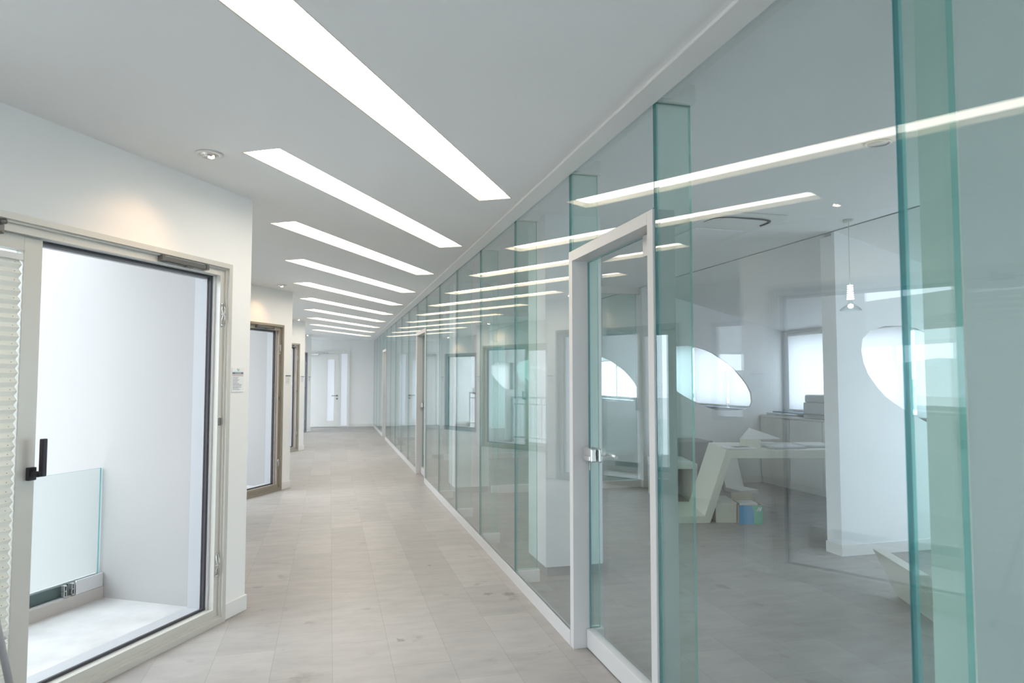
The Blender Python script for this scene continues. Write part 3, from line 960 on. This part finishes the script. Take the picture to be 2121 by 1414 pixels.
b = MB(); b.prism([(.0, .075), (.10, .19), (.40, .085), (.39, .08)], .10, .20, 'y'); b.build('lid', M['paper'], r)
r = empty('tablet', (*on_desk(.30, .10), .738), -YAW + .2)
r = tag(r, 'thin dark tablet lying flat at the near end of the Z-shaped desk', 'tablet')
MB().box(0, .16, 0, .10, 0, .008, None, .002).build('case', M['steel'], r)
MB().box(.008, .152, .008, .092, .008, .009).build('screen', M['plinth'], r)

# low cabinet, sideboard, printer
def low_unit(name, x0, x1, y0, y1, h, m, top, label, nd, handles=True, cat='cabinet'):
    r = empty(name, (x0, y0, 0)); tag(r, label, cat)
    w, L_ = x1 - x0, y1 - y0
    MB().box(.02, w, 0, L_, 0.0, h - .025).build('body', m, r)
    MB().box(-.01, w, 0, L_, h - .025, h, None, .003).build('worktop', top, r)
    for j in range(nd):
        d = MB().box(.0, .019, j * L_ / nd + .003, (j + 1) * L_ / nd - .003, .08, h - .03, None, .002).build('door', m, r)
        if handles: MB().box(-.012, 0, (j + 1) * L_ / nd - .05, (j + 1) * L_ / nd - .035, h - .2, h - .08).build('handle', M['chrome'], d)
    return r
low_unit('sideboard', 5.85, 6.20, 5.3, 8.405, .94, M['white'], M['white'], 'long white sideboard under the blinds carrying the printer', 5, False)
r = empty('printer', (5.98, 7.32, .94)); tag(r, 'pale grey office printer standing on the white sideboard', 'printer')
MB().box(-.10, .20, -.22, .22, 0, .20, None, .01).build('body', M['printer'], r)
MB().box(-.09, .19, -.21, .21, .2, .30, None, .02).build('scanner_lid', M['printer'], r)
MB().box(-.16, -.10, -.16, .16, .05, .065).build('paper_tray', M['steel'], r)
for n, (yy, zz, lab) in enumerate([(7.90, 0, 'messy pile of papers on the sideboard left of the printer'), (8.22, 0, 'low pile of papers at the far end of the sideboard by the partition')]):
    b = MB()
    for q in range(7):
        a = (random.random() - .5) * .5; ca, sa = math.cos(a), math.sin(a)
        pts = [(-.095, -.11), (.095, -.11), (.095, .11), (-.095, .11)]
        b.prism([(p[0] * ca - p[1] * sa, p[0] * sa + p[1] * ca) for p in pts], q * .005, q * .005 + .004, 'z')
    o = b.build('paper_pile', M['paper']); o.location = (5.99, yy, .94); tag(o, lab, 'paper', 'paper piles on the sideboard')
low_unit('filing_cabinet', 4.30, 4.80, 7.92, 8.40, .64, M['steel'], M['plinth'], 'grey filing cabinet with a dark top behind the white Z-shaped desk', 1)
r = empty('low_table', (3.72, 7.25, 0), -YAW); tag(r, 'low white table with loose papers seen through the glass fin beside the nearest door', 'table')
MB().box(0, .42, 0, .8, .40, .46, None, .004).build('tabletop', M['white'], r)
MB().box(.0, .05, .02, .78, 0, .40).build('side_panel', M['white'], r)
MB().box(.37, .42, .02, .78, 0, .40).build('side_panel', M['white'], r)
MB().box(.05, .37, .70, .74, .10, .40).build('back_panel', M['plinth'], r)
o = MB().box(0, .30, 0, .21, 0, .006).build('paper_sheets', M['paper']); o.location = (3.83, 7.25, .46); o.rotation_euler = (0, 0, .2); tag(o, 'loose white papers on the low white table', 'paper')
o = MB().prism([(0, 0), (.16, 0), (.15, .05)], 0, .2, 'y').build('folded_sheet', M['paper']); o.location = (3.80, 7.62, .46); o.rotation_euler = (0, 0, -.3); tag(o, 'white folded sheet standing up on the low white table', 'paper')

# ceiling cassette in the office
r = empty('air_conditioner', (2.70, 4.39, HO - .001)); tag(r, 'white ceiling cassette air conditioner with a dark curved air slot', 'air conditioner')
MB().box(0, .63, 0, .90, -.028, 0, None, .005).build('panel', M['white'], r)
MB().box(.10, .53, .44, .86, -.038, -.028, None, .004).build('intake_grille', M['paper'], r)
b = MB()
pts = [(.315 + .25 * math.copysign(abs(math.cos(t)) ** .55, math.cos(t)), .25 - .20 * abs(math.sin(t)) ** .55) for t in [math.pi * q / 24 for q in range(25)]]
b.tube([(p[0], p[1], -.026) for p in pts], [.004 + .010 * (1 - abs(q - 6) / 20) for q in range(25)], None, 8); b.build('air_slot', M['gasket'], r)
MB().box(.14, .50, .085, .16, -.034, -.028, None, .003).build('vane', M['white'], r)

# pendant lamp hung in the office
r = empty('pendant_lamp', (3.88, 4.40, HO)); tag(r, 'small pendant lamp with bright ribbed neck and shallow shade before the white partition', 'lamp')
MB().tube([(0, 0, -.02), (0, 0, -.51)], .003, None, 6).build('cord', M['white'], r)
MB().lathe([(0, 0), (.04, 0), (.04, -.02), (0, -.02)]).build('ceiling_rose', M['white'], r)
b = MB()
for q in range(7): b.lathe([(.0, -.51 - q * .017), (.020 + q * .001, -.512 - q * .017), (.021 + q * .001, -.520 - q * .017), (.0, -.523 - q * .017)], (0, 0, 0), 18)
b.build('ribbed_neck', M['coil'], r)
b = MB(); b.lathe([(.012, -.63), (.02, -.655), (.045, -.672), (.068, -.69), (.080, -.708), (.076, -.708), (.064, -.693), (.04, -.677), (.01, -.66)], (0, 0, 0), 28); b.build('shade', M['bglass'], r)
MB().lathe([(0, -.655), (.018, -.662), (.022, -.678), (.012, -.690), (0, -.692)], (0, 0, 0), 16).build('bulb', M['coil'], r)

# ------------------------------------------------------------------ ceiling downlights
spots = [(-.614, 3.73, 'adjustable downlight, lit warm, above the near sliding door'), (-.60, 8.84, 'adjustable downlight, lit warm, above the second sliding door'),
         (-.61, 13.85, 'adjustable downlight, lit warm, above the third sliding door'), (-.60, 18.8, 'adjustable downlight, lit warm, above the farthest sliding door')]
def lamp(nm, loc, target, watt, ang, parent_loc):
    l = bpy.data.lights.new(nm, 'SPOT'); l.energy = watt; l.color = (1.0, 0.62, 0.32); l.spot_size = ang; l.spot_blend = 0.9; l.shadow_soft_size = .02
    o = bpy.data.objects.new(nm, l); C.objects.link(o); o.location = loc
    o.rotation_euler = (Vector(target) - Vector(loc)).to_track_quat('-Z', 'Y').to_euler()
    return o
for n, (x, y, lab) in enumerate(spots):
    r = empty('downlight', (x, y, H)); tag(r, lab, 'light', 'downlights beside the angled walls')
    MB().lathe([(.046, 0), (.066, -.001), (.068, -.006), (.058, -.009), (.046, -.006)], (0, 0, 0), 32).build('trim_ring', M['trim'], r)
    MB().lathe([(.0, -.001), (.046, -.002), (.0462, -.006), (.040, -.008), (.030, -.014), (.029, -.022), (.0, -.010)], (0, 0, 0), 32).build('gimbal', M['chrome'], r)
    MB().lathe([(0, -.026), (.010, -.0255), (.016, -.022), (.016, -.014), (0, -.014)], (.012, -.008, 0), 20).build('bulb', M['bulb'], r)
    t = Vector((x, y, 0)) - NR * .26 - D * .10
    lamp('downlight_lamp', (x + .0, y, H - .045), (t.x, t.y, 1.95), SPOT_WATT, math.radians(95), None)
r = empty('downlight', (2.757, 2.903, HO)); tag(r, 'unlit round white downlight in the office ceiling above the glass', 'light')
MB().lathe([(.050, 0), (.064, -.001), (.066, -.006), (.056, -.008), (.05, -.004)], (0, 0, 0), 32).build('trim_ring', M['trim'], r)
MB().lathe([(0, -.001), (.05, -.001), (.05, -.003), (0, -.003)], (0, 0, 0), 32).build('diffuser', M['printer'], r)

# ------------------------------------------------------------------ notices on the piers, pole
FONT = None
def notice(i, label, s0, s1, z0, z1, header, full):
    r = empty('notice', K(i), RZ); tag(r, label, 'sign', 'notices on the pier ends')
    b = MB(); b.box(s0, s1, -.004, -.0005, z0, z1); b.build('sheet', M['paper'], r)
    w, h = s1 - s0, z1 - z0
    if full:
        MB().box(s0 + .004, s1 - .004, -.0046, -.0041, z1 - h * .275, z1 - h * .18).build('header_bar', M['slatebar'], r)
        cu = bpy.data.curves.new('header_lettering', 'FONT'); cu.body = header; cu.size = .0145; cu.align_x = 'CENTER'; cu.align_y = 'CENTER'; cu.extrude = .0001
        tmp = bpy.data.objects.new('tmp', cu); C.objects.link(tmp)
        dg = bpy.context.evaluated_depsgraph_get(); dg.update()
        lm = bpy.data.meshes.new_from_object(tmp.evaluated_get(dg)); bpy.data.objects.remove(tmp)
        o = bpy.data.objects.new('header_lettering', lm); C.objects.link(o); o.parent = r
        o.location = ((s0 + s1) / 2, -.0049, z1 - h * .228); o.rotation_euler = (math.pi / 2, 0, 0); lm.materials.clear(); lm.materials.append(M['paper'])
        b = MB(); b.prism([((s0 + s1) / 2 + .0 - .004, z1 - .012), ((s0 + s1) / 2 + .012, z1 - .004), ((s0 + s1) / 2 + .016, z1 - .012), ((s0 + s1) / 2 + .012, z1 - .021)], -.0046, -.0041, 'y'); b.build('emblem', M['mint'], r)
        b = MB(); b.prism([((s0 + s1) / 2 - .010, z1 - .005), ((s0 + s1) / 2 - .006, z1 - .005), ((s0 + s1) / 2 + .004, z1 - .020), ((s0 + s1) / 2 + .0, z1 - .020)], -.0047, -.0042, 'y'); b.build('emblem', M['slatebar'], r)
        MB().box(s0 + .004, s1 - .004, -.0046, -.0041, z1 - h * .345, z1 - h * .31).build('red_line', M['red'], r)
        b = MB(); rr = random.Random(4)
        for q in range(11):
            z = z1 - h * (.40 + q * .05)
            x1_ = s0 + .008 + (w - .016) * (.45 + .5 * rr.random())
            b.box(s0 + .008, x1_, -.0045, -.0041, z - .0012, z + .0012)
        b.build('text_lines', M['ink'], r)
    else:
        MB().box(s0 - .004, s1 + .004, -.010, -.0041, z1 - .012, z1).build('holder', M['dark'], r)
        b = MB()
        for q in range(4): b.box(s0 + .008, s1 - .012 - .006 * q, -.0045, -.0041, z1 - h * (.3 + q * .16) - .002, z1 - h * (.3 + q * .16) + .002)
        b.build('text_lines', M['ink'], r)
    return r
notice(0, 'white printed notice with slate header on the pier beside the near sliding door', -.165, -.055, 1.365, 1.515, 'LX EDGE', True)
notice(1, 'small pale notice on the pier beside the second, brown framed sliding door', -.125, -.025, 1.36, 1.49, '', False)
notice(2, 'small pale notice on the pier beside the third sliding door', -.125, -.025, 1.36, 1.49, '', False)
notice(3, 'small pale notice on the last pier before the white end door', -.125, -.025, 1.36, 1.49, '', False)
PB, PA = (-1.165, 3.21), (-1.225, 3.015, 0.69)
r = empty('floor_pole', (PB[0], PB[1], 0)); tag(r, 'grey pole leaning beside the pleated blind at the bottom left', 'pole')
p0 = Vector((0, 0, 0.0)); p1 = Vector((PA[0] - PB[0], PA[1] - PB[1], PA[2])) * 1.35
MB().tube([p0, p1], .013, None, 12).build('shaft', M['greyalu'], r)
MB().tube([p0 + (p1 - p0) * .001, p0 + (p1 - p0) * .05], .016, None, 12).build('end_cap', M['gasket'], r)
